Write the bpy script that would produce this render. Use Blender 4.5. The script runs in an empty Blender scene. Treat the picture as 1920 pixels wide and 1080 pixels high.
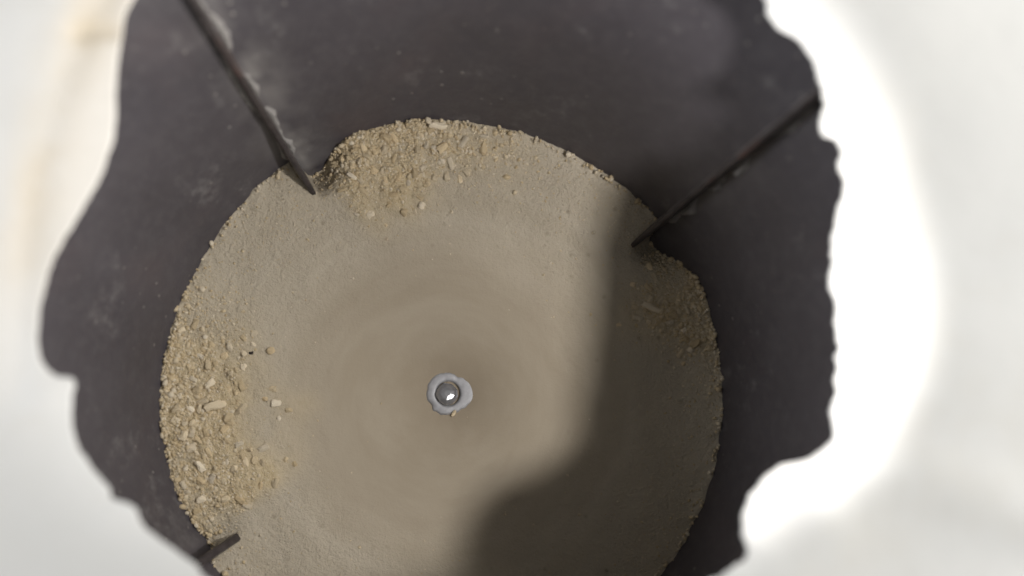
import bpy, bmesh, math, random
from math import sin, cos, pi, radians, atan2, hypot, exp, sqrt
from mathutils import Vector, Matrix, noise, Quaternion

random.seed(11)
scene = bpy.context.scene
COL = scene.collection

# ------------------------------------------------------------------ camera
# metres; z = 0 is the edge of the crumb bed, the drum's axis is x = y = 0
D_CAM = 0.287                    # camera height above the edge of the bed
F_PX = 1500.0                    # focal length, pixels of a 1920 wide frame
AX_U, AX_V = 830.0, 752.0        # where the drum's axis runs in the frame
cam_d = bpy.data.cameras.new('camera')
cam = bpy.data.objects.new('camera', cam_d)
COL.objects.link(cam)
scene.camera = cam
cam_d.sensor_width = 36.0
cam_d.lens = 36.0 * F_PX / 1920.0
cam_d.clip_start = 0.005
cam_d.clip_end = 50
CAM_P = Vector((0, 0, D_CAM))
cam.location = CAM_P                              # looks straight down the drum; the frame is cropped off centre
cam_d.shift_x = (960 - AX_U) / 1920
cam_d.shift_y = (AX_V - 540) / 1920
cam_d.dof.use_dof = True
cam_d.dof.focus_distance = 0.306
cam_d.dof.aperture_fstop = 3.7

def at(u, v, z):
    """pixel of the 1920 x 1080 photograph -> point at height z"""
    d = Vector((u - AX_U, -(v - AX_V), -F_PX))
    t = (z - CAM_P.z) / d.z
    return CAM_P + d * t

# ------------------------------------------------------------------ light
world = bpy.data.worlds.new('World')
scene.world = world
world.use_nodes = True
bg = world.node_tree.nodes['Background']
bg.inputs['Color'].default_value = (1.0, 0.985, 0.965, 1)
bg.inputs['Strength'].default_value = 0.19

def lamp(name, kind, loc, direction, energy, color):
    d = bpy.data.lights.new(name, kind)
    o = bpy.data.objects.new(name, d)
    COL.objects.link(o)
    o.location = loc
    o.rotation_mode = 'QUATERNION'
    o.rotation_quaternion = Vector(direction).to_track_quat('-Z', 'Y')
    d.energy = energy
    d.color = color
    return d
torch = lamp('torch_lamp', 'SPOT', (0.126, -0.002, 0.210), (-0.619, 0.242, -0.747), 1.62, (1.0, 0.965, 0.94))
torch.spot_size = radians(63.5)
torch.spot_blend = 0.30
torch.shadow_soft_size = 0.0085
fill_l = lamp('fill_lamp', 'AREA', (-0.85, 0.10, 0.37), (0.85, -0.10, -0.27), 7.2, (0.97, 0.985, 1.0))  # added fill from the left, lights the sheet and right wall
fill_l.size = 0.36
fill_r = lamp('fill_lamp', 'AREA', (0.68, -0.52, 0.42), (-0.68, 0.52, -0.32), 6.6, (1.0, 0.98, 0.93))  # unseen fill light added at the lower right
fill_r.size = 0.6
fill_b = lamp('fill_lamp', 'AREA', (0.42, 0.24, 0.33), (-0.40, -0.24, -0.24), 2.1, (1.0, 0.98, 0.935))  # third fill, added to brighten the right of the sheet
fill_b.size = 0.3

vs = scene.view_settings
vs.view_transform = 'Standard'
vs.look = 'None'
vs.exposure = 0.0
vs.gamma = 1.0
scene.cycles.max_bounces = 6
scene.cycles.diffuse_bounces = 4
scene.cycles.glossy_bounces = 2
scene.render.resolution_x = 1024
scene.render.resolution_y = 576

# ------------------------------------------------------------------ helpers
def link(name, me, mat, parent=None, smooth=True):
    o = bpy.data.objects.new(name, me)
    COL.objects.link(o)
    if mat is not None and not me.materials:
        me.materials.append(mat)
    if parent is not None:
        o.parent = parent
    if smooth:
        me.polygons.foreach_set('use_smooth', [True] * len(me.polygons))
    return o

def mesh(name, verts, faces):
    me = bpy.data.meshes.new(name)
    me.from_pydata([tuple(v) for v in verts], [], faces)
    me.update()
    return me

def tag(o, label, cat=None, group=None, kind=None):
    o['label'] = label
    if cat:
        o['category'] = cat
    if group:
        o['group'] = group
    if kind:
        o['kind'] = kind
    return o

def empty(name, loc=(0, 0, 0)):
    o = bpy.data.objects.new(name, None)
    COL.objects.link(o)
    o.location = loc
    o.empty_display_size = 0.01
    return o

def sstep(a, b, x):
    t = max(0.0, min(1.0, (x - a) / (b - a)))
    return t * t * (3 - 2 * t)

def nz(x, y, z, s, seed=0.0):
    return noise.noise(Vector((x * s + seed, y * s - seed * .7, z * s + seed * 1.3)))

def fbm(x, y, z, s, seed=0.0, octv=3):
    a, t = 1.0, 0.0
    for i in range(octv):
        t += a * nz(x, y, z, s, seed + i * 7.3)
        a *= .5
        s *= 2.07
    return t

def attr(me, name, vals):
    a = me.attributes.new(name, 'FLOAT', 'POINT')
    a.data.foreach_set('value', vals)

class NT:
    def __init__(self, name):
        self.m = bpy.data.materials.new(name)
        self.m.use_nodes = True
        self.t = self.m.node_tree
        self.b = self.t.nodes['Principled BSDF']
    def n(self, kind, **kw):
        x = self.t.nodes.new(kind)
        for k, v in kw.items():
            if k in x.inputs.keys():
                x.inputs[k].default_value = v
            else:
                setattr(x, k, v)
        return x
    def l(self, a, b):
        self.t.links.new(a, b)
    def mix(self, fac, a, b, blend='MIX'):
        x = self.t.nodes.new('ShaderNodeMix')
        x.data_type = 'RGBA'
        x.blend_type = blend
        for sock, val in ((x.inputs[0], fac), (x.inputs[6], a), (x.inputs[7], b)):
            if isinstance(val, bpy.types.NodeSocket):
                self.l(val, sock)
            elif isinstance(val, (int, float)):
                sock.default_value = val
            else:
                sock.default_value = (*val, 1)
        return x.outputs[2]
    def ramp(self, fac, *stops):
        x = self.t.nodes.new('ShaderNodeValToRGB')
        e = x.color_ramp.elements
        while len(e) < len(stops):
            e.new(0.5)
        for el, (p, c) in zip(e, stops):
            el.position = p
            el.color = (c, c, c, 1) if isinstance(c, (int, float)) else (*c, 1)
        self.l(fac, x.inputs[0])
        return x.outputs[0]
    def noise(self, vec, scale, detail=3, rough=.55):
        x = self.n('ShaderNodeTexNoise', Scale=scale, Detail=detail, Roughness=rough)
        self.l(vec, x.inputs['Vector'])
        return x.outputs['Fac']
    def math(self, op, a, b=None):
        x = self.t.nodes.new('ShaderNodeMath')
        x.operation = op
        for sock, val in zip(x.inputs, (a, b)):
            if val is None:
                continue
            if isinstance(val, bpy.types.NodeSocket):
                self.l(val, sock)
            else:
                sock.default_value = val
        return x.outputs[0]
    def bump(self, h, strength, dist, prev=None):
        x = self.n('ShaderNodeBump', Strength=strength, Distance=dist)
        self.l(h, x.inputs['Height'])
        if prev is not None:
            self.l(prev, x.inputs['Normal'])
        return x.outputs['Normal']
    def attr(self, name):
        return self.n('ShaderNodeAttribute', attribute_name=name).outputs['Fac']
    def obj(self):
        return self.n('ShaderNodeTexCoord').outputs['Object']

# ------------------------------------------------------------------ materials
def mat_drum():
    k = NT('dark_drum_metal')
    p = k.obj()
    n1 = k.noise(p, 28, 5, .6)
    n2 = k.noise(p, 260, 4, .6)
    c = k.mix(k.ramp(n1, (.3, 0), (.72, 1)), (.052, .047, .054), (.070, .063, .071))
    c = k.mix(k.ramp(n2, (.45, 0), (.75, .25)), c, (.118, .112, .117))
    # rusty tint in places
    c = k.mix(k.ramp(k.noise(p, 19, 3), (.56, 0), (.72, .35)), c, (.092, .070, .072))
    # clinging dust: soft smears and separate specks
    sm = k.math('MULTIPLY', k.ramp(k.noise(p, 46, 6, .7), (.58, 0), (.80, 1)), k.ramp(n2, (.35, 0), (.7, .8)))
    c = k.mix(sm, c, (.25, .24, .235))
    vo = k.n('ShaderNodeTexVoronoi', Scale=300.0, Randomness=1.0)
    k.l(p, vo.inputs['Vector'])
    hue = k.n('ShaderNodeSeparateColor')
    k.l(vo.outputs['Color'], hue.inputs[0])
    few = k.ramp(hue.outputs[0], (.80, 0), (.86, 1))
    sp = k.math('MULTIPLY', k.ramp(vo.outputs['Distance'], (.10, 1), (.22, 0)), few)
    sp = k.math('MULTIPLY', sp, k.ramp(k.noise(p, 22, 2), (.44, 0), (.64, .6)))
    c = k.mix(sp, c, (.34, .32, .29))
    c = k.mix(k.math('MULTIPLY', k.attr('dust'), .8), c, (.30, .285, .27))
    k.l(c, k.b.inputs['Base Color'])
    k.l(k.ramp(n1, (.3, .38), (.7, .5)), k.b.inputs['Roughness'])
    k.b.inputs['Specular IOR Level'].default_value = .5
    k.l(k.bump(n2, .35, .0006, k.bump(sp, .5, .0006)), k.b.inputs['Normal'])
    return k.m

def mat_fin():
    k = NT('fin_metal')
    p = k.obj()
    n2 = k.noise(p, 330, 4, .6)
    c = k.mix(k.ramp(n2, (.35, 0), (.7, 1)), (.034, .028, .028), (.062, .052, .051))
    c = k.mix(k.ramp(k.noise(p, 60, 3), (.5, 0), (.68, .6)), c, (.120, .062, .050))
    d = k.math('MULTIPLY', k.attr('dust'), k.ramp(k.noise(p, 190, 5, .7), (.38, .15), (.62, 1)))
    c = k.mix(d, c, (.28, .265, .255))
    k.l(c, k.b.inputs['Base Color'])
    k.b.inputs['Roughness'].default_value = .5
    k.b.inputs['Specular IOR Level'].default_value = .3
    k.l(k.bump(n2, .4, .0005), k.b.inputs['Normal'])
    return k.m

def mat_crust():
    k = NT('caked_dust')
    p = k.obj()
    n = k.noise(p, 400, 4, .7)
    k.l(k.mix(n, (.16, .152, .148), (.38, .36, .34)), k.b.inputs['Base Color'])
    k.b.inputs['Roughness'].default_value = .95
    k.l(k.bump(n, .8, .0008), k.b.inputs['Normal'])
    return k.m

def mat_bed():
    k = NT('fine_cream_meal')
    p = k.obj()
    co = k.attr('coarse')
    # swirl streaks left by the turning meal: stretched along the circle
    sep = k.n('ShaderNodeSeparateXYZ'); k.l(p, sep.inputs[0])
    flat = k.n('ShaderNodeCombineXYZ')
    k.l(sep.outputs[0], flat.inputs[0]); k.l(sep.outputs[1], flat.inputs[1])
    ln = k.n('ShaderNodeVectorMath', operation='LENGTH'); k.l(flat.outputs[0], ln.inputs[0])
    nm = k.n('ShaderNodeVectorMath', operation='NORMALIZE'); k.l(flat.outputs[0], nm.inputs[0])
    sx = k.n('ShaderNodeSeparateXYZ'); k.l(nm.outputs[0], sx.inputs[0])
    sw = k.n('ShaderNodeCombineXYZ')
    k.l(k.math('MULTIPLY', sx.outputs[0], 1.1), sw.inputs[0])
    k.l(k.math('MULTIPLY', sx.outputs[1], 1.1), sw.inputs[1])
    k.l(k.math('MULTIPLY', ln.outputs['Value'], 95.0), sw.inputs[2])
    swirl = k.noise(sw.outputs[0], 1.5, 4, .55)
    n1 = k.noise(p, 55, 4, .6)
    n2 = k.noise(p, 700, 4, .65)
    n3 = k.noise(p, 1900, 2, .6)
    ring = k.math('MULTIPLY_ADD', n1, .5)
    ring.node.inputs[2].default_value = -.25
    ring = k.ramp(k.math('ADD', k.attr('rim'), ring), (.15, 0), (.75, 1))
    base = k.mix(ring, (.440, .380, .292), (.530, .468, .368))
    base = k.mix(k.ramp(swirl, (.35, 0), (.68, 1)), k.mix(1.0, base, (.92, .91, .89), 'MULTIPLY'), base)
    base = k.mix(k.attr('hub_tone'), base, (.30, .245, .175))  # meal colour darker and browner towards the spindle
    yel = k.mix(k.ramp(n2, (.35, 0), (.65, 1)), (.50, .40, .245), (.60, .50, .335))
    c = k.mix(co, base, yel)
    # little brown flecks of husk
    vo = k.n('ShaderNodeTexVoronoi', Scale=260.0)
    k.l(p, vo.inputs['Vector'])
    hue = k.n('ShaderNodeSeparateColor'); k.l(vo.outputs['Color'], hue.inputs[0])
    fl = k.math('MULTIPLY', k.ramp(vo.outputs['Distance'], (.08, 1), (.30, 0)), k.ramp(hue.outputs[1], (.86, 0), (.92, .45)))
    fl = k.math('MULTIPLY', fl, k.attr('rim'))
    c = k.mix(fl, c, (.21, .165, .11))
    k.l(c, k.b.inputs['Base Color'])
    k.b.inputs['Roughness'].default_value = .92
    k.b.inputs['Specular IOR Level'].default_value = .12
    amp = k.math('MULTIPLY_ADD', k.attr('rim'), .8)
    amp.node.inputs[2].default_value = .10
    b1 = k.n('ShaderNodeBump', Distance=.0011)
    k.l(n2, b1.inputs['Height']); k.l(amp, b1.inputs['Strength'])
    b2 = k.n('ShaderNodeBump', Distance=.0005)
    k.l(n3, b2.inputs['Height']); k.l(amp, b2.inputs['Strength'])
    k.l(b1.outputs[0], b2.inputs['Normal'])
    k.l(b2.outputs[0], k.b.inputs['Normal'])
    return k.m

def mat_grain(name='cream_crumb', gain=1.0):
    k = NT(name)
    p = k.obj()
    info = k.n('ShaderNodeObjectInfo')
    r = k.math('FRACT', k.math('ADD', k.attr('tint'), info.outputs['Random']))
    g = gain
    c = k.ramp(r, (0, (.48 * g, .375 * g, .225 * g)), (.35, (.55 * g, .445 * g, .285 * g)), (.75, (.60 * g, .51 * g, .365 * g)), (1, (.66 * g, .59 * g, .47 * g)))
    n = k.noise(p, 900, 3, .6)
    c = k.mix(k.ramp(n, (.3, .0), (.7, .25)), c, (.53 * g, .44 * g, .305 * g))
    k.l(c, k.b.inputs['Base Color'])
    k.b.inputs['Roughness'].default_value = .8
    k.b.inputs['Specular IOR Level'].default_value = .2
    k.l(k.bump(n, .5, .0004), k.b.inputs['Normal'])
    return k.m

def mat_sheet():
    k = NT('white_sheet')
    p = k.obj()
    n1 = k.noise(p, 14, 4, .6)
    n2 = k.noise(p, 120, 4, .65)
    c = k.mix(k.ramp(n1, (.3, 0), (.7, 1)), (.64, .638, .622), (.71, .708, .695))
    c = k.mix(k.math('MULTIPLY', k.attr('lip'), .55), c, (.80, .745, .665))
    sm = k.ramp(k.noise(p, 34, 6, .7), (.5, 0), (.78, .5))
    c = k.mix(sm, c, (.60, .575, .525))
    st = k.math('MULTIPLY', k.attr('stain'), k.ramp(k.noise(p, 42, 5, .65), (.25, .35), (.62, 1)))
    c = k.mix(st, c, (.62, .545, .43))
    k.l(c, k.b.inputs['Base Color'])
    k.b.inputs['Roughness'].default_value = .55
    k.b.inputs['Specular IOR Level'].default_value = .25
    k.l(k.bump(n2, .25, .0012, k.bump(n1, .15, .004)), k.b.inputs['Normal'])
    return k.m

def mat_steel(name, col, rough, dust=0.0):
    k = NT(name)
    p = k.obj()
    n = k.noise(p, 500, 4, .6)
    k.l(k.mix(k.ramp(n, (.35, 0), (.7, 1)), col, [min(1, x * 1.25) for x in col]), k.b.inputs['Base Color'])
    k.b.inputs['Metallic'].default_value = 1.0 - dust
    k.b.inputs['Roughness'].default_value = rough
    k.l(k.bump(n, .12, .0003), k.b.inputs['Normal'])
    return k.m

M_DRUM, M_FIN, M_CRUST, M_BED, M_GRAIN, M_SHEET = mat_drum(), mat_fin(), mat_crust(), mat_bed(), mat_grain(), mat_sheet()
M_PALE = mat_grain('pale_crumb', 1.28)
M_WASHER = mat_steel('dusty_steel', (.38, .38, .39), .6, .5)
M_CAP = mat_steel('polished_steel', (.36, .36, .37), .24, .35)
k = NT('dark_speck'); k.b.inputs['Base Color'].default_value = (.03, .02, .015, 1); k.b.inputs['Roughness'].default_value = .7
k.l(k.bump(k.noise(k.obj(), 900, 2), .4, .0003), k.b.inputs['Normal'])
M_SPECK = k.m

# ------------------------------------------------------------------ drum
R0, FLARE = 0.1003, 0.25
Z_RIM = 0.105
FINS = [radians(a) for a in (121.9, 39.4, 213.6, 304.0)]
FIN_DEPTH = 0.0112

def wall_r(z):
    return R0 + FLARE * z + 3.0 * max(0.0, z - .05) ** 2

drum = empty('grinder_drum', (0, 0, -0.045))
tag(drum, 'dark grey metal drum with radial fins holding the cream meal', 'drum')
def drum_shell():
    prof = [(0.0, -.038), (.05, -.038), (.086, -.038)]
    for i in range(45):
        z = -.036 + i * (.132 / 44)
        prof.append((wall_r(z), z))
    z = prof[-1][1]
    prof += [(wall_r(z) + .003, z + .0012), (wall_r(z) + .006, z), (wall_r(z) + .006, z - .01), (.112, -.040), (.106, -.045), (0.0, -.045)]
    n = 240
    vs_, fs = [], []
    dust = []
    for r, z in prof:
        for j in range(n):
            a = 2 * pi * j / n
            rr = r
            if r > .07:
                rr += .0006 * fbm(r * cos(a), r * sin(a), z, 26, 3.1)
            vs_.append((rr * cos(a), rr * sin(a), z + .045))
            # dust clings beside the fins, on the side they shelter
            w = 0.0
            if -.03 < z < .11 and r > .08:
                for f, g in zip(FINS, (1.0, .25, .5, .5)):
                    da = (a - f + pi) % (2 * pi) - pi
                    w = max(w, g * exp(-abs(da + .035) / .05) * sstep(.95, .2, abs(da) / .4) * (.35 + .65 * sstep(.09, 0, z)))
                w *= max(0, .45 + 1.1 * fbm(r * cos(a), r * sin(a), z, 90, 9.0, 4))
            dust.append(min(1, w))
    for i in range(len(prof) - 1):
        for j in range(n):
            k2 = (j + 1) % n
            fs.append((i * n + j, (i + 1) * n + j, (i + 1) * n + k2, i * n + k2))
    me = mesh('drum_shell', vs_, fs)
    attr(me, 'dust', dust)
    return me
link('drum_shell', drum_shell(), M_DRUM, drum)

def fin_mesh(ang, t_in, t_out, rough_seed):
    """upright radial plate: thin worn inner edge, thicker foot at the wall"""
    vs_, fs, dust = [], [], []
    ca, sa = cos(ang), sin(ang)
    rows = 70
    prof = [(-1, 0, 1), (-.97, .12, .9), (-.85, .5, .6), (-.55, .8, .5), (-.40, .94, .25), (-.25, 1, 0), (.25, 1, 0), (.40, .94, .25), (.55, .8, .5), (.85, .5, .6), (.97, .12, .9), (1, 0, 1)]
    for i in range(rows):
        z = -.034 + i * (.128 / (rows - 1))
        rw = wall_r(z)
        for s, d, du in prof:
            depth = d * (FIN_DEPTH - .0062 * sstep(.000, .034, z))
            r = rw + .0012 - (depth + .0012 * d)
            half = t_out / 2 + (t_in / 2 - t_out / 2) * d
            tt = (half if abs(s) > .5 else half * abs(s) / .40) * (1 if s > 0 else -1)
            j = .00022 * fbm(s * .01, d * .01, z, 160, rough_seed)
            tt += j
            r += .00025 * nz(s * .01, d * .01, z, 210, rough_seed + 5)
            vs_.append((r * ca - tt * sa, r * sa + tt * ca, z + .045))
            dust.append(du)
    m = len(prof)
    for i in range(rows - 1):
        for j in range(m - 1):
            a = i * m + j
            fs.append((a, a + 1, a + m + 1, a + m))
    fs.append(tuple(range(m)))
    fs.append(tuple(range((rows - 1) * m, rows * m))[::-1])
    me = mesh('fin', vs_, fs)
    attr(me, 'dust', dust)
    return me

def crust_mesh(ang, side, off, z0, z1, seed, amp, gap):
    """lumpy strip of caked dust in the corner between fin and wall"""
    vs_, fs = [], []
    ca, sa = cos(ang), sin(ang)
    n, m = 90, 7
    for i in range(n):
        z = z0 + (z1 - z0) * i / (n - 1)
        lump = max(0.12, .5 + .9 * fbm(z, 0, seed, 110, seed, 5) - gap)
        ends = min(1, i / 5, (n - 1 - i) / 5)
        h = amp * lump * ends + .00005
        for j in range(m):
            t = j / (m - 1)
            rr = wall_r(z) + .0006 - h * 1.5 * sin(pi * t) * (1 + .4 * nz(z, t * .01, 0, 500, seed))
            tt = side * (off - .0006 + h * 2.6 * t)
            vs_.append((rr * ca - tt * sa, rr * sa + tt * ca, z + .045))
    for i in range(n - 1):
        for j in range(m - 1):
            a = i * m + j
            fs.append((a, a + 1, a + m + 1, a + m))
    return mesh('dust_crust', vs_, fs)

fin_specs = [(.0019, .0026), (.0018, .0032), (.0028, .0034), (.0024, .0032)]
for i, (ang, (ti, to)) in enumerate(zip(FINS, fin_specs)):
    f = link('fin', fin_mesh(ang, ti, to, 3.7 * i + 1), M_FIN, drum)
    if i == 0:
        f['label'] = 'upright dark fin with pale dust caked along its right side'
        link('dust_crust', crust_mesh(ang, -1, .0013, .002, .094, 2.2, .0013, -.1), M_CRUST, f)
        link('dust_crust', crust_mesh(ang, 1, .0013, .000, .094, 8.2, .0008, -.1), M_CRUST, f)
    if i == 1:
        f['label'] = 'rusty thin fin standing in the shaded side'
        link('dust_crust', crust_mesh(ang, -1, .0013, .004, .085, 5.9, .0017, .0), M_CRUST, f)
    if i == 2:
        link('dust_crust', crust_mesh(ang, -1, .0014, .018, .07, 12.4, .0008, .0), M_CRUST, f)

# ------------------------------------------------------------------ crumb bed
HUB = at(840, 738, -0.021)
def coarse_w(x, y):
    r = hypot(x, y) / R0
    a = atan2(y, x)
    w = 0.0
    for f, span, r_in, g in ((FINS[0], 46, .64, .95), (FINS[1], 34, .70, .8), (FINS[2], 54, .56, 1.0), (FINS[3], 40, .7, .6)):
        d = math.degrees((f - a) % (2 * pi))
        if d < span + 14:
            wa = sstep(2, 9, d) * sstep(span + 14, span - 24, d)
            ri = r_in + .10 * nz(x, y, 0, 40, 4.4) + .16 * sstep(.55, 1.0, d / span) + .12 * sstep(14, 2, d)
            w = max(w, g * wa * sstep(ri - .08, ri + .20, r))
    return max(0.0, min(1.0, w * (.85 + .9 * fbm(x, y, 0, 75, 2.0, 2))))

def bed_z(x, y):
    r = hypot(x, y)
    q = r / R0
    a = atan2(y, x)
    hx, hy = x - HUB.x, y - HUB.y
    hr = hypot(hx, hy)
    z = -.0180 * (1 - q ** 1.5)
    z -= .0026 * exp(-(hr / .020) ** 2)             # hollow round the spindle
    z -= .0012 * exp(-(hr / .0105) ** 2)
    w = coarse_w(x, y)
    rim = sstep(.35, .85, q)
    z += .0016 * w * (.4 + .6 * rim)                # coarse heaps lie higher
    for f, dip in zip(FINS, (1.0, .85, .25, .5)):    # pockets in the lee of the fins
        d = math.degrees((f - a) % (2 * pi))
        if d > 300:
            d -= 360
        if -2 < d < 16:
            z -= .0118 * dip * sstep(-.5, 1.6, d) * sstep(13.5, 3.0, d) * sstep(.84, 1.0, q)
        if -14 < d <= 1:                             # meal banked against the fin
            z += .0016 * sstep(-14, -1, d) * sstep(.82, 1.0, q)
    z += .0010 * fbm(x, y, 0, 38, 1.0, 3) * (.25 + .75 * rim)
    z += (.00022 + .0006 * w) * rim * fbm(x, y, 0, 330, 6.0, 3)
    z += .0009 * sstep(.93, 1.0, q) * fbm(x, y, 0, 210, 16.0, 3)
    return z, w, rim

def bed_mesh():
    na, nr = 620, 210
    vs_, fs, co, ri = [], [], [], []
    z, w, q = bed_z(0, 0)
    vs_.append((0, 0, z)); co.append(0); ri.append(0)
    for i in range(1, nr + 1):
        t = i / nr
        for j in range(na):
            a = 2 * pi * j / na
            ca, sa = cos(a), sin(a)
            r = R0 * t
            z, w, q = bed_z(r * ca, r * sa)
            r = (wall_r(z) + .0008) * t
            vs_.append((r * ca, r * sa, z)); co.append(w); ri.append(q)
    last = 1 + (nr - 1) * na
    for j in range(na):                              # skirt down into the drum
        a = 2 * pi * j / na
        vs_.append((.088 * cos(a), .088 * sin(a), -.034)); co.append(0); ri.append(1)
    for j in range(na):
        fs.append((0, 1 + j, 1 + (j + 1) % na))
    for i in range(nr):
        for j in range(na):
            k2 = (j + 1) % na
            a, b = 1 + i * na, 1 + (i + 1) * na
            fs.append((a + j, b + j, b + k2, a + k2))
    me = mesh('meal_bed', vs_, fs)
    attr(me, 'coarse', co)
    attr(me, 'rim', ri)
    attr(me, 'hub_tone', [.75 * exp(-(hypot(v[0] - HUB.x - .001, v[1] - HUB.y - .001) / .0185) ** 2) for v in vs_])
    return me
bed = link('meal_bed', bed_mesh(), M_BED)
tag(bed, 'bed of fine cream meal filling the drum round the spindle', 'meal', kind='stuff')

# ------------------------------------------------------------------ crumbs
ICO = bmesh.new()
bmesh.ops.create_icosphere(ICO, subdivisions=1, radius=1.0)
ICO_V = [v.co.copy() for v in ICO.verts]
ICO.verts.index_update()
ICO_F = [tuple(v.index for v in f.verts) for f in ICO.faces]
ICO.free()
OCT_V = [Vector(c) for c in ((1, 0, 0), (-1, 0, 0), (0, 1, 0), (0, -1, 0), (0, 0, 1), (0, 0, -1))]
OCT_F = [(0, 2, 4), (2, 1, 4), (1, 3, 4), (3, 0, 4), (2, 0, 5), (1, 2, 5), (3, 1, 5), (0, 3, 5)]

def rand_rot(flat=.5):
    return Matrix.Rotation(random.uniform(0, 2 * pi), 3, 'Z') @ Matrix.Rotation(random.gauss(0, flat), 3, 'X') @ Matrix.Rotation(random.gauss(0, flat), 3, 'Y')

SHARP = ICO_V
def crumbs():
    vs_, fs, ti = [], [], []
    def put(x, y, z, s, base_v, base_f, flat):
        m = rand_rot(flat)
        e = Vector((s * random.uniform(.8, 1.35), s * random.uniform(.7, 1.05), s * random.uniform(.55, .9)))
        o = len(vs_)
        t = random.random() * .98
        for v in base_v:
            p = Vector((v.x * e.x, v.y * e.y, v.z * e.z)) * random.uniform(.8, 1.18)
            p = m @ p
            vs_.append((p.x + x, p.y + y, p.z + z)); ti.append(t)
        for f in base_f:
            fs.append(tuple(i + o for i in f))
    n = tries = 0
    while n < 10500 and tries < 200000:              # coarse heaps
        tries += 1
        r = R0 * sqrt(random.random()) * .995
        a = random.uniform(0, 2 * pi)
        x, y = r * cos(a), r * sin(a)
        w = coarse_w(x, y)
        if random.random() > w ** 1.15 * 1.05:
            continue
        z, w, q = bed_z(x, y)
        s = random.lognormvariate(math.log(.00052), .42) * (.5 + .5 * sstep(.62, .92, r / R0))
        put(x, y, z + s * random.uniform(-.8, -.1), min(s, .0016), ICO_V, ICO_F, .6)
        n += 1
    for _ in range(1500):                            # loose crumbs along the wall
        a = random.uniform(0, 2 * pi)
        x, y = R0 * cos(a), R0 * sin(a)
        w = coarse_w(x * .97, y * .97)
        if random.random() > .30 + .7 * w:
            continue
        z, _, q = bed_z(x, y)
        r = wall_r(z) - random.uniform(.0, .0016)
        s = min(.0014, random.lognormvariate(math.log(.00058), .38))
        put(r * cos(a), r * sin(a), z + s * random.uniform(0, .8), s, ICO_V, ICO_F, .6)
    n = 0
    while n < 7000:                                  # fine crumbs all over the outer bed
        r = R0 * sqrt(random.random()) * .99
        if random.random() > sstep(.38, .9, r / R0) * .95 + .015:
            continue
        a = random.uniform(0, 2 * pi)
        x, y = r * cos(a), r * sin(a)
        z, w, q = bed_z(x, y)
        s = min(.0011, random.lognormvariate(math.log(.00030), .40))
        put(x, y, z + s * random.uniform(-.6, .1), s, OCT_V, OCT_F, .6)
        n += 1
    me = mesh('small_crumbs', vs_, fs)
    attr(me, 'tint', ti)
    return me
cr = link('small_crumbs', crumbs(), M_GRAIN)
tag(cr, 'countless small cream crumbs scattered over the meal and heaped by the wall', 'crumbs', kind='stuff')

def chip_mesh(seed):
    rnd = random.Random(seed)
    bm = bmesh.new()
    bmesh.ops.create_icosphere(bm, subdivisions=2, radius=1.0)
    k1 = rnd.uniform(0, 9)
    for v in bm.verts:
        p = v.co
        c = Vector([max(-.72, min(.72, x)) for x in p])          # blocky
        p = p.lerp(c * 1.25, .66)
        p *= 1 + .40 * noise.noise(p * 1.3 + Vector((k1, k1 * 2, -k1))) + .16 * noise.noise(p * 3 + Vector((k1, 0, k1)))
        v.co = p
    me = bpy.data.meshes.new('crumb')
    bm.to_mesh(me); bm.free()
    attr(me, 'tint', [rnd.random() * .3] * len(me.vertices))
    return me
CHIP = [chip_mesh(s) for s in range(7)]
CHIP_PALE = [c.copy() for c in CHIP[:3]]
for c in CHIP:
    c.materials.append(M_GRAIN)
for c in CHIP_PALE:
    c.materials.append(M_PALE)

def chip(x, y, size, label, group, name='crumb', me=None, rz=None, tilt=.3, lift=.05, cat='crumb'):
    z = bed_z(x, y)[0]
    o = bpy.data.objects.new(name, me or random.choice(CHIP))
    COL.objects.link(o)
    o.location = (x, y, z + size[2] * lift)
    o.rotation_euler = (random.gauss(0, tilt), random.gauss(0, tilt), random.uniform(0, 2 * pi) if rz is None else rz)
    o.scale = size
    tag(o, label, cat, group)
    return o

taken = [tuple(at(u, v, 0).xy) for u, v in ((463, 660), (500, 655), (822, 239), (1226, 576), (400, 760), (410, 764), (390, 757), (660, 328))]
def scatter(n, region, where, group, smin, smax, ends):
    k2 = tries = 0
    while k2 < n and tries < 8000:
        tries += 1
        u, v = random.uniform(region[0], region[2]), random.uniform(region[1], region[3])
        p = at(u, v, 0)
        if hypot(p.x, p.y) > R0 * .975 or random.random() > coarse_w(p.x, p.y):
            continue
        if any(hypot(p.x - a, p.y - b) < .0022 for a, b in taken):
            continue
        taken.append((p.x, p.y))
        s = random.uniform(smin, smax)
        me = random.choice(CHIP_PALE) if random.random() < .42 else random.choice(CHIP)
        size = 'larger' if s > (smin + smax) / 2 else 'smaller'
        tone = 'pale' if me in CHIP_PALE else 'tan'
        t = (v - region[1]) / (region[3] - region[1]) if ends[0] == 'upper' else (u - region[0]) / (region[2] - region[0])
        part = ends[0] if t < .36 else ('middle' if t < .64 else ends[1])
        side = 'beside the wall' if hypot(p.x, p.y) > R0 * .88 else ('inside' if hypot(p.x, p.y) > R0 * .76 else 'on the inner fringe')
        label = '%s %s crumb %s at the %s of the %s' % (size, tone, side, part + (' part' if part != 'middle' else ''), where)
        chip(p.x, p.y, (s * random.uniform(1.0, 1.7), s * random.uniform(.7, 1.0), s * random.uniform(.5, .8)), label, group, me=me)
        k2 += 1
scatter(70, (310, 540, 560, 960), 'left heap', 'coarse crumbs in the left heap', .0008, .0016, ('upper', 'lower'))
scatter(50, (590, 235, 960, 440), 'top heap', 'coarse crumbs in the top heap', .0008, .0016, ('left', 'right'))
scatter(26, (1160, 480, 1345, 760), 'shaded heap', 'coarse crumbs in the shaded heap', .0008, .0014, ('upper', 'lower'))

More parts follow.
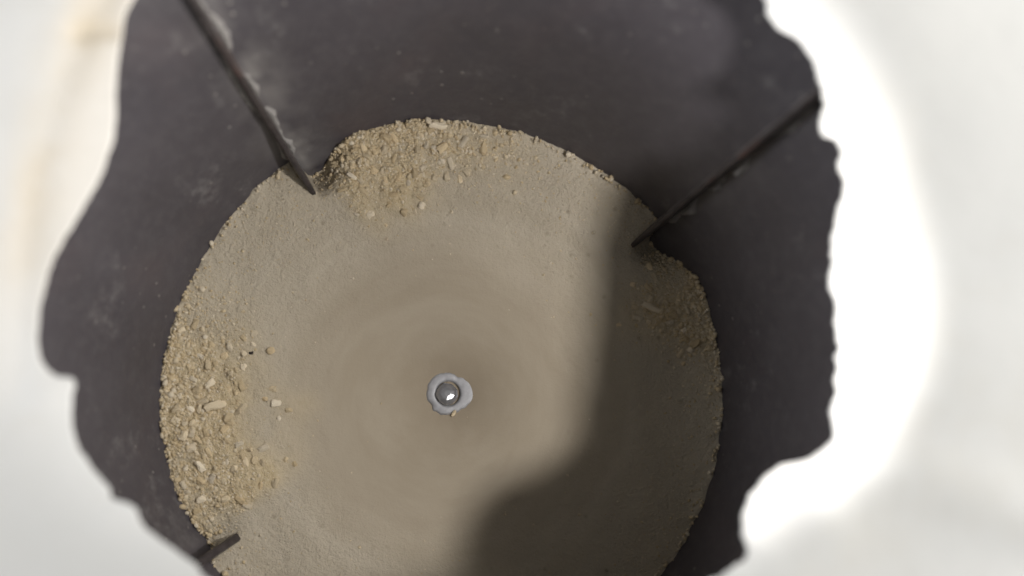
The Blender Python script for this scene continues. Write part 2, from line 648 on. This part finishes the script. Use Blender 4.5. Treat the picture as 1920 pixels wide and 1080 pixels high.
def one(u, v, lx, ly, lz, label, name, me, deg, lift=.5, cat='crumb'):
    p = at(u, v, 0)
    return chip(p.x, p.y, (lx, ly, lz), label, None, name, me, radians(deg), .12, lift, cat)
one(822, 239, .0036, .0011, .0009, 'long pale flake lying on the top edge of the meal', 'flake', CHIP_PALE[0], -4, 1.4, 'flake')
one(1226, 576, .0042, .0012, .0010, 'long blocky crumb lying in the shade below the rusty fin', 'crumb', CHIP_PALE[1], -22, .9)
one(400, 760, .0042, .0016, .0011, 'largest oblong pale crumb in the left heap', 'crumb', CHIP_PALE[2], 12, .9)
one(500, 655, .0016, .0013, .0009, 'single pale crumb lying right of the black speck', 'crumb', CHIP_PALE[0], 30, .8)
one(660, 328, .0020, .0008, .0007, 'slim bright flake just right of the dusty fin', 'flake', CHIP_PALE[1], -28, .9, 'flake')
sp = CHIP[3].copy(); sp.materials.clear(); sp.materials.append(M_SPECK)
one(463, 660, .0009, .0006, .0005, 'tiny black speck on the meal near the left heap', 'speck', sp, 0, .9, 'speck')

# ------------------------------------------------------------------ spindle
hub = empty('spindle', (HUB.x, HUB.y, bed_z(HUB.x, HUB.y)[0] + .0006))
tag(hub, 'round shiny metal spindle end with washer in the middle of the meal', 'spindle')
def lathe(prof, n=48, shape=None, tip=True):
    vs_, fs = [], []
    for r, z in prof:
        for j in range(n):
            a = 2 * pi * j / n
            rr = r * (shape(a, r) if shape else 1)
            vs_.append((rr * cos(a), rr * sin(a), z))
    for i in range(len(prof) - 1):
        for j in range(n):
            k2 = (j + 1) % n
            fs.append((i * n + j, i * n + k2, (i + 1) * n + k2, (i + 1) * n + j))
    if tip:
        fs.append(tuple((len(prof) - 1) * n + j for j in range(n)))
    return vs_, fs
def washer_shape(a, r):
    if r < .006:
        return 1
    return 1 + .26 * exp(-((a if a < pi else a - 2 * pi) / .55) ** 2) + .05 * sin(3 * a + 1) + .10 * fbm(cos(a), sin(a), 0, 3.5, 2, 3)
link('washer', mesh('washer', *lathe([(.0084, -.004), (.0084, .0004), (.0080, .0010), (.0074, .0012), (.0056, .0013), (.0048, .0011), (.0046, 0)], 64, washer_shape, False)), M_WASHER, hub)
v_, f_ = lathe([(.0044, -.004), (.0044, .0016), (.0040, .0024), (.0026, .0031), (.0012, .0034)], 9, lambda a, r: 1 + .05 * sin(5 * a))
cap = link('cap', mesh('cap', v_, f_), M_CAP, hub, smooth=False)
cap.modifiers.new('worn_edges', 'BEVEL').width = .0004
cap.rotation_euler = (radians(-6), radians(9), .4)
cap.location = (-.0005, -.0004, 0)
p = at(851, 773, -.020)
chip(p.x, p.y - .0004, (.0015, .0007, .0006), 'pale crumb caught at the lower edge of the spindle washer', None, 'crumb', CHIP_PALE[0], radians(60), .1, 1.6)

# ------------------------------------------------------------------ torn white sheet over the drum
OUT = [(235, 0), (222, 40), (213, 100), (210, 170), (205, 250), (185, 310), (160, 360), (125, 420), (95, 480), (75, 540), (66, 600), (66, 650),
       (78, 685), (100, 703), (130, 708), (136, 722), (131, 760), (135, 810), (150, 850), (175, 885), (200, 915), (207, 935), (235, 945),
       (252, 957), (265, 985), (300, 1015), (345, 1045), (365, 1062), (385, 1085), (450, 1130), (560, 1200), (700, 1240), (850, 1255),
       (1000, 1240), (1150, 1200), (1280, 1140), (1335, 1092), (1370, 1074), (1402, 1046), (1404, 1030), (1397, 1000), (1402, 960),
       (1418, 920), (1440, 890), (1475, 870), (1520, 855), (1558, 830), (1566, 800), (1563, 760), (1572, 735), (1566, 715), (1576, 690),
       (1573, 670), (1580, 655), (1575, 620), (1568, 570), (1562, 520), (1566, 450), (1576, 390), (1586, 335), (1577, 310), (1580, 285),
       (1572, 262), (1549, 250), (1543, 235), (1550, 200), (1545, 160), (1535, 140), (1530, 115), (1500, 75), (1465, 50), (1445, 20),
       (1435, -5), (1380, -80), (1250, -170), (1050, -240), (820, -260), (600, -230), (400, -150), (290, -80)]
STAIN = [(230, -80), (185, -10), (150, 55), (118, 130), (95, 205), (70, 300), (52, 400), (42, 500), (35, 580), (30, 660), (30, 740)]
STAIN2 = [(140, 55), (175, 48), (205, 52)]
RIDGE = [(1540, 930), (1590, 900), (1660, 890), (1740, 900), (1830, 925), (1920, 965), (2000, 1010)]
CREASE_R = [(1570, 0), (1640, 160), (1735, 380), (1745, 540), (1700, 700), (1625, 850), (1520, 985), (1450, 1040)]

def seg_d(p, pts):
    best = 9.0
    for a, b in zip(pts, pts[1:]):
        ab = b - a
        t = max(0, min(1, (p - a).dot(ab) / ab.length_squared))
        best = min(best, (p - a - ab * t).length)
    return best
W2 = lambda L: [Vector(at(u, v, Z_RIM).xy) for u, v in L]
stain_w, stain2_w, ridge_w = W2(STAIN), W2(STAIN2), W2(RIDGE)

def sheet_mesh():
    raw = W2(OUT)
    cen = Vector(at(830, 500, Z_RIM).xy)
    # resample the closed outline evenly
    N = 1100
    L = [0.0]
    for i in range(len(raw)):
        L.append(L[-1] + (raw[(i + 1) % len(raw)] - raw[i]).length)
    ring0, i = [], 0
    m = len(raw)
    for j in range(N):
        s = L[-1] * j / N
        while L[i + 1] < s:
            i += 1
        t = (s - L[i]) / (L[i + 1] - L[i])
        p0, p1, p2, p3 = raw[i - 1], raw[i], raw[(i + 1) % m], raw[(i + 2) % m]
        ring0.append(.5 * ((2 * p1) + (p2 - p0) * t + (2 * p0 - 5 * p1 + 4 * p2 - p3) * t * t + (3 * p1 - p0 - 3 * p2 + p3) * t ** 3))
    for j in range(N):                                # frayed edge
        p = ring0[j]
        d = (p - cen).normalized()
        right = sstep(-.03, .05, p.x)
        p += d * ((.0003 + .0005 * right) * fbm(p.x, p.y, 0, 330, 3.0, 3) + .0010 * fbm(p.x, p.y, 0, 90, 8.0, 2) * .5)
    rings = [ring0]
    def smooth(r, n):
        for _ in range(n):
            r = [(r[k2 - 1] + r[k2] * 2 + r[(k2 + 1) % N]) * .25 for k2 in range(N)]
        return r
    sm1, sm2, sm3 = smooth(ring0, 12), smooth(ring0, 120), smooth(ring0, 900)
    prof = [(.0100, -.0050), (.0050, -.0040), (.0020, -.0024), (.0007, -.0012), (.0001, -.0006), (0, -.0003), (.0003, -.0001), (.0008, 0), (.0018, 0)]
    o = .0035
    while o < .17:
        prof.append((o, 0))
        o += .0012 + o * .045
    vs_, fs, st, lip = [], [], [], []
    for o, dz in prof:
        t1 = sstep(0, .006, o); t2 = sstep(.004, .02, o); t3 = sstep(.012, .05, o)
        for j in range(N):
            b = ring0[j].lerp(sm1[j], t1).lerp(sm2[j], t2).lerp(sm3[j], t3)
            d = (b - cen).normalized()
            p = b + d * o
            x, y = p
            z = Z_RIM + dz
            ds = min(seg_d(p, stain_w), 9) if x < -.05 else 9
            ds2 = seg_d(p, stain2_w) if x < -.05 else 9
            dr = seg_d(p, ridge_w) if x > .03 else 9
            if True:
                tip = .0004 + .0014 * sstep(-.05, -.075, x) * sstep(.02, .045, y)
                z += tip * (sstep(.0, .026, o) - 1)             # lip tips down to the hole
                z -= .0003 * exp(-(o / .004) ** 2)
                z += .0012 * fbm(x, y, 0, 20, 5.0, 2) * sstep(0, .02, o)
                z -= .0009 * exp(-(ds / .0040) ** 2) + .0007 * exp(-(ds2 / .0020) ** 2)
                z += .0036 * exp(-(dr / .0085) ** 2)
                z -= .030 * sstep(.05, .17, o)
            sag = -.0050 * sstep(.045, .07, x) * exp(-((y - .047) / .022) ** 2) * sstep(.09, .0, o)
            z += sag
            kk = (D_CAM - Z_RIM - sag) / (D_CAM - Z_RIM)
            vs_.append((x * kk, y * kk, z))
            st.append(max(0, min(1, exp(-(ds / .0068) ** 2) * (.62 + .5 * fbm(x, y, 0, 70, 31.0, 3)) * sstep(.012, .05, y) + exp(-(ds2 / .0026) ** 2) * .6)))
            left = sstep(-.055, -.075, x) * sstep(-.01, .06, y)
            lip.append(left * sstep(.018, .010, o))
    for i in range(len(prof) - 1):
        for j in range(N):
            k2 = (j + 1) % N
            fs.append((i * N + j, i * N + k2, (i + 1) * N + k2, (i + 1) * N + j))
    me = mesh('torn_sheet', vs_, fs)
    attr(me, 'stain', st)
    attr(me, 'lip', lip)
    return me
sheet = link('torn_sheet', sheet_mesh(), M_SHEET)
tag(sheet, 'thick white sheet with a ragged round hole covering the drum', 'sheet')
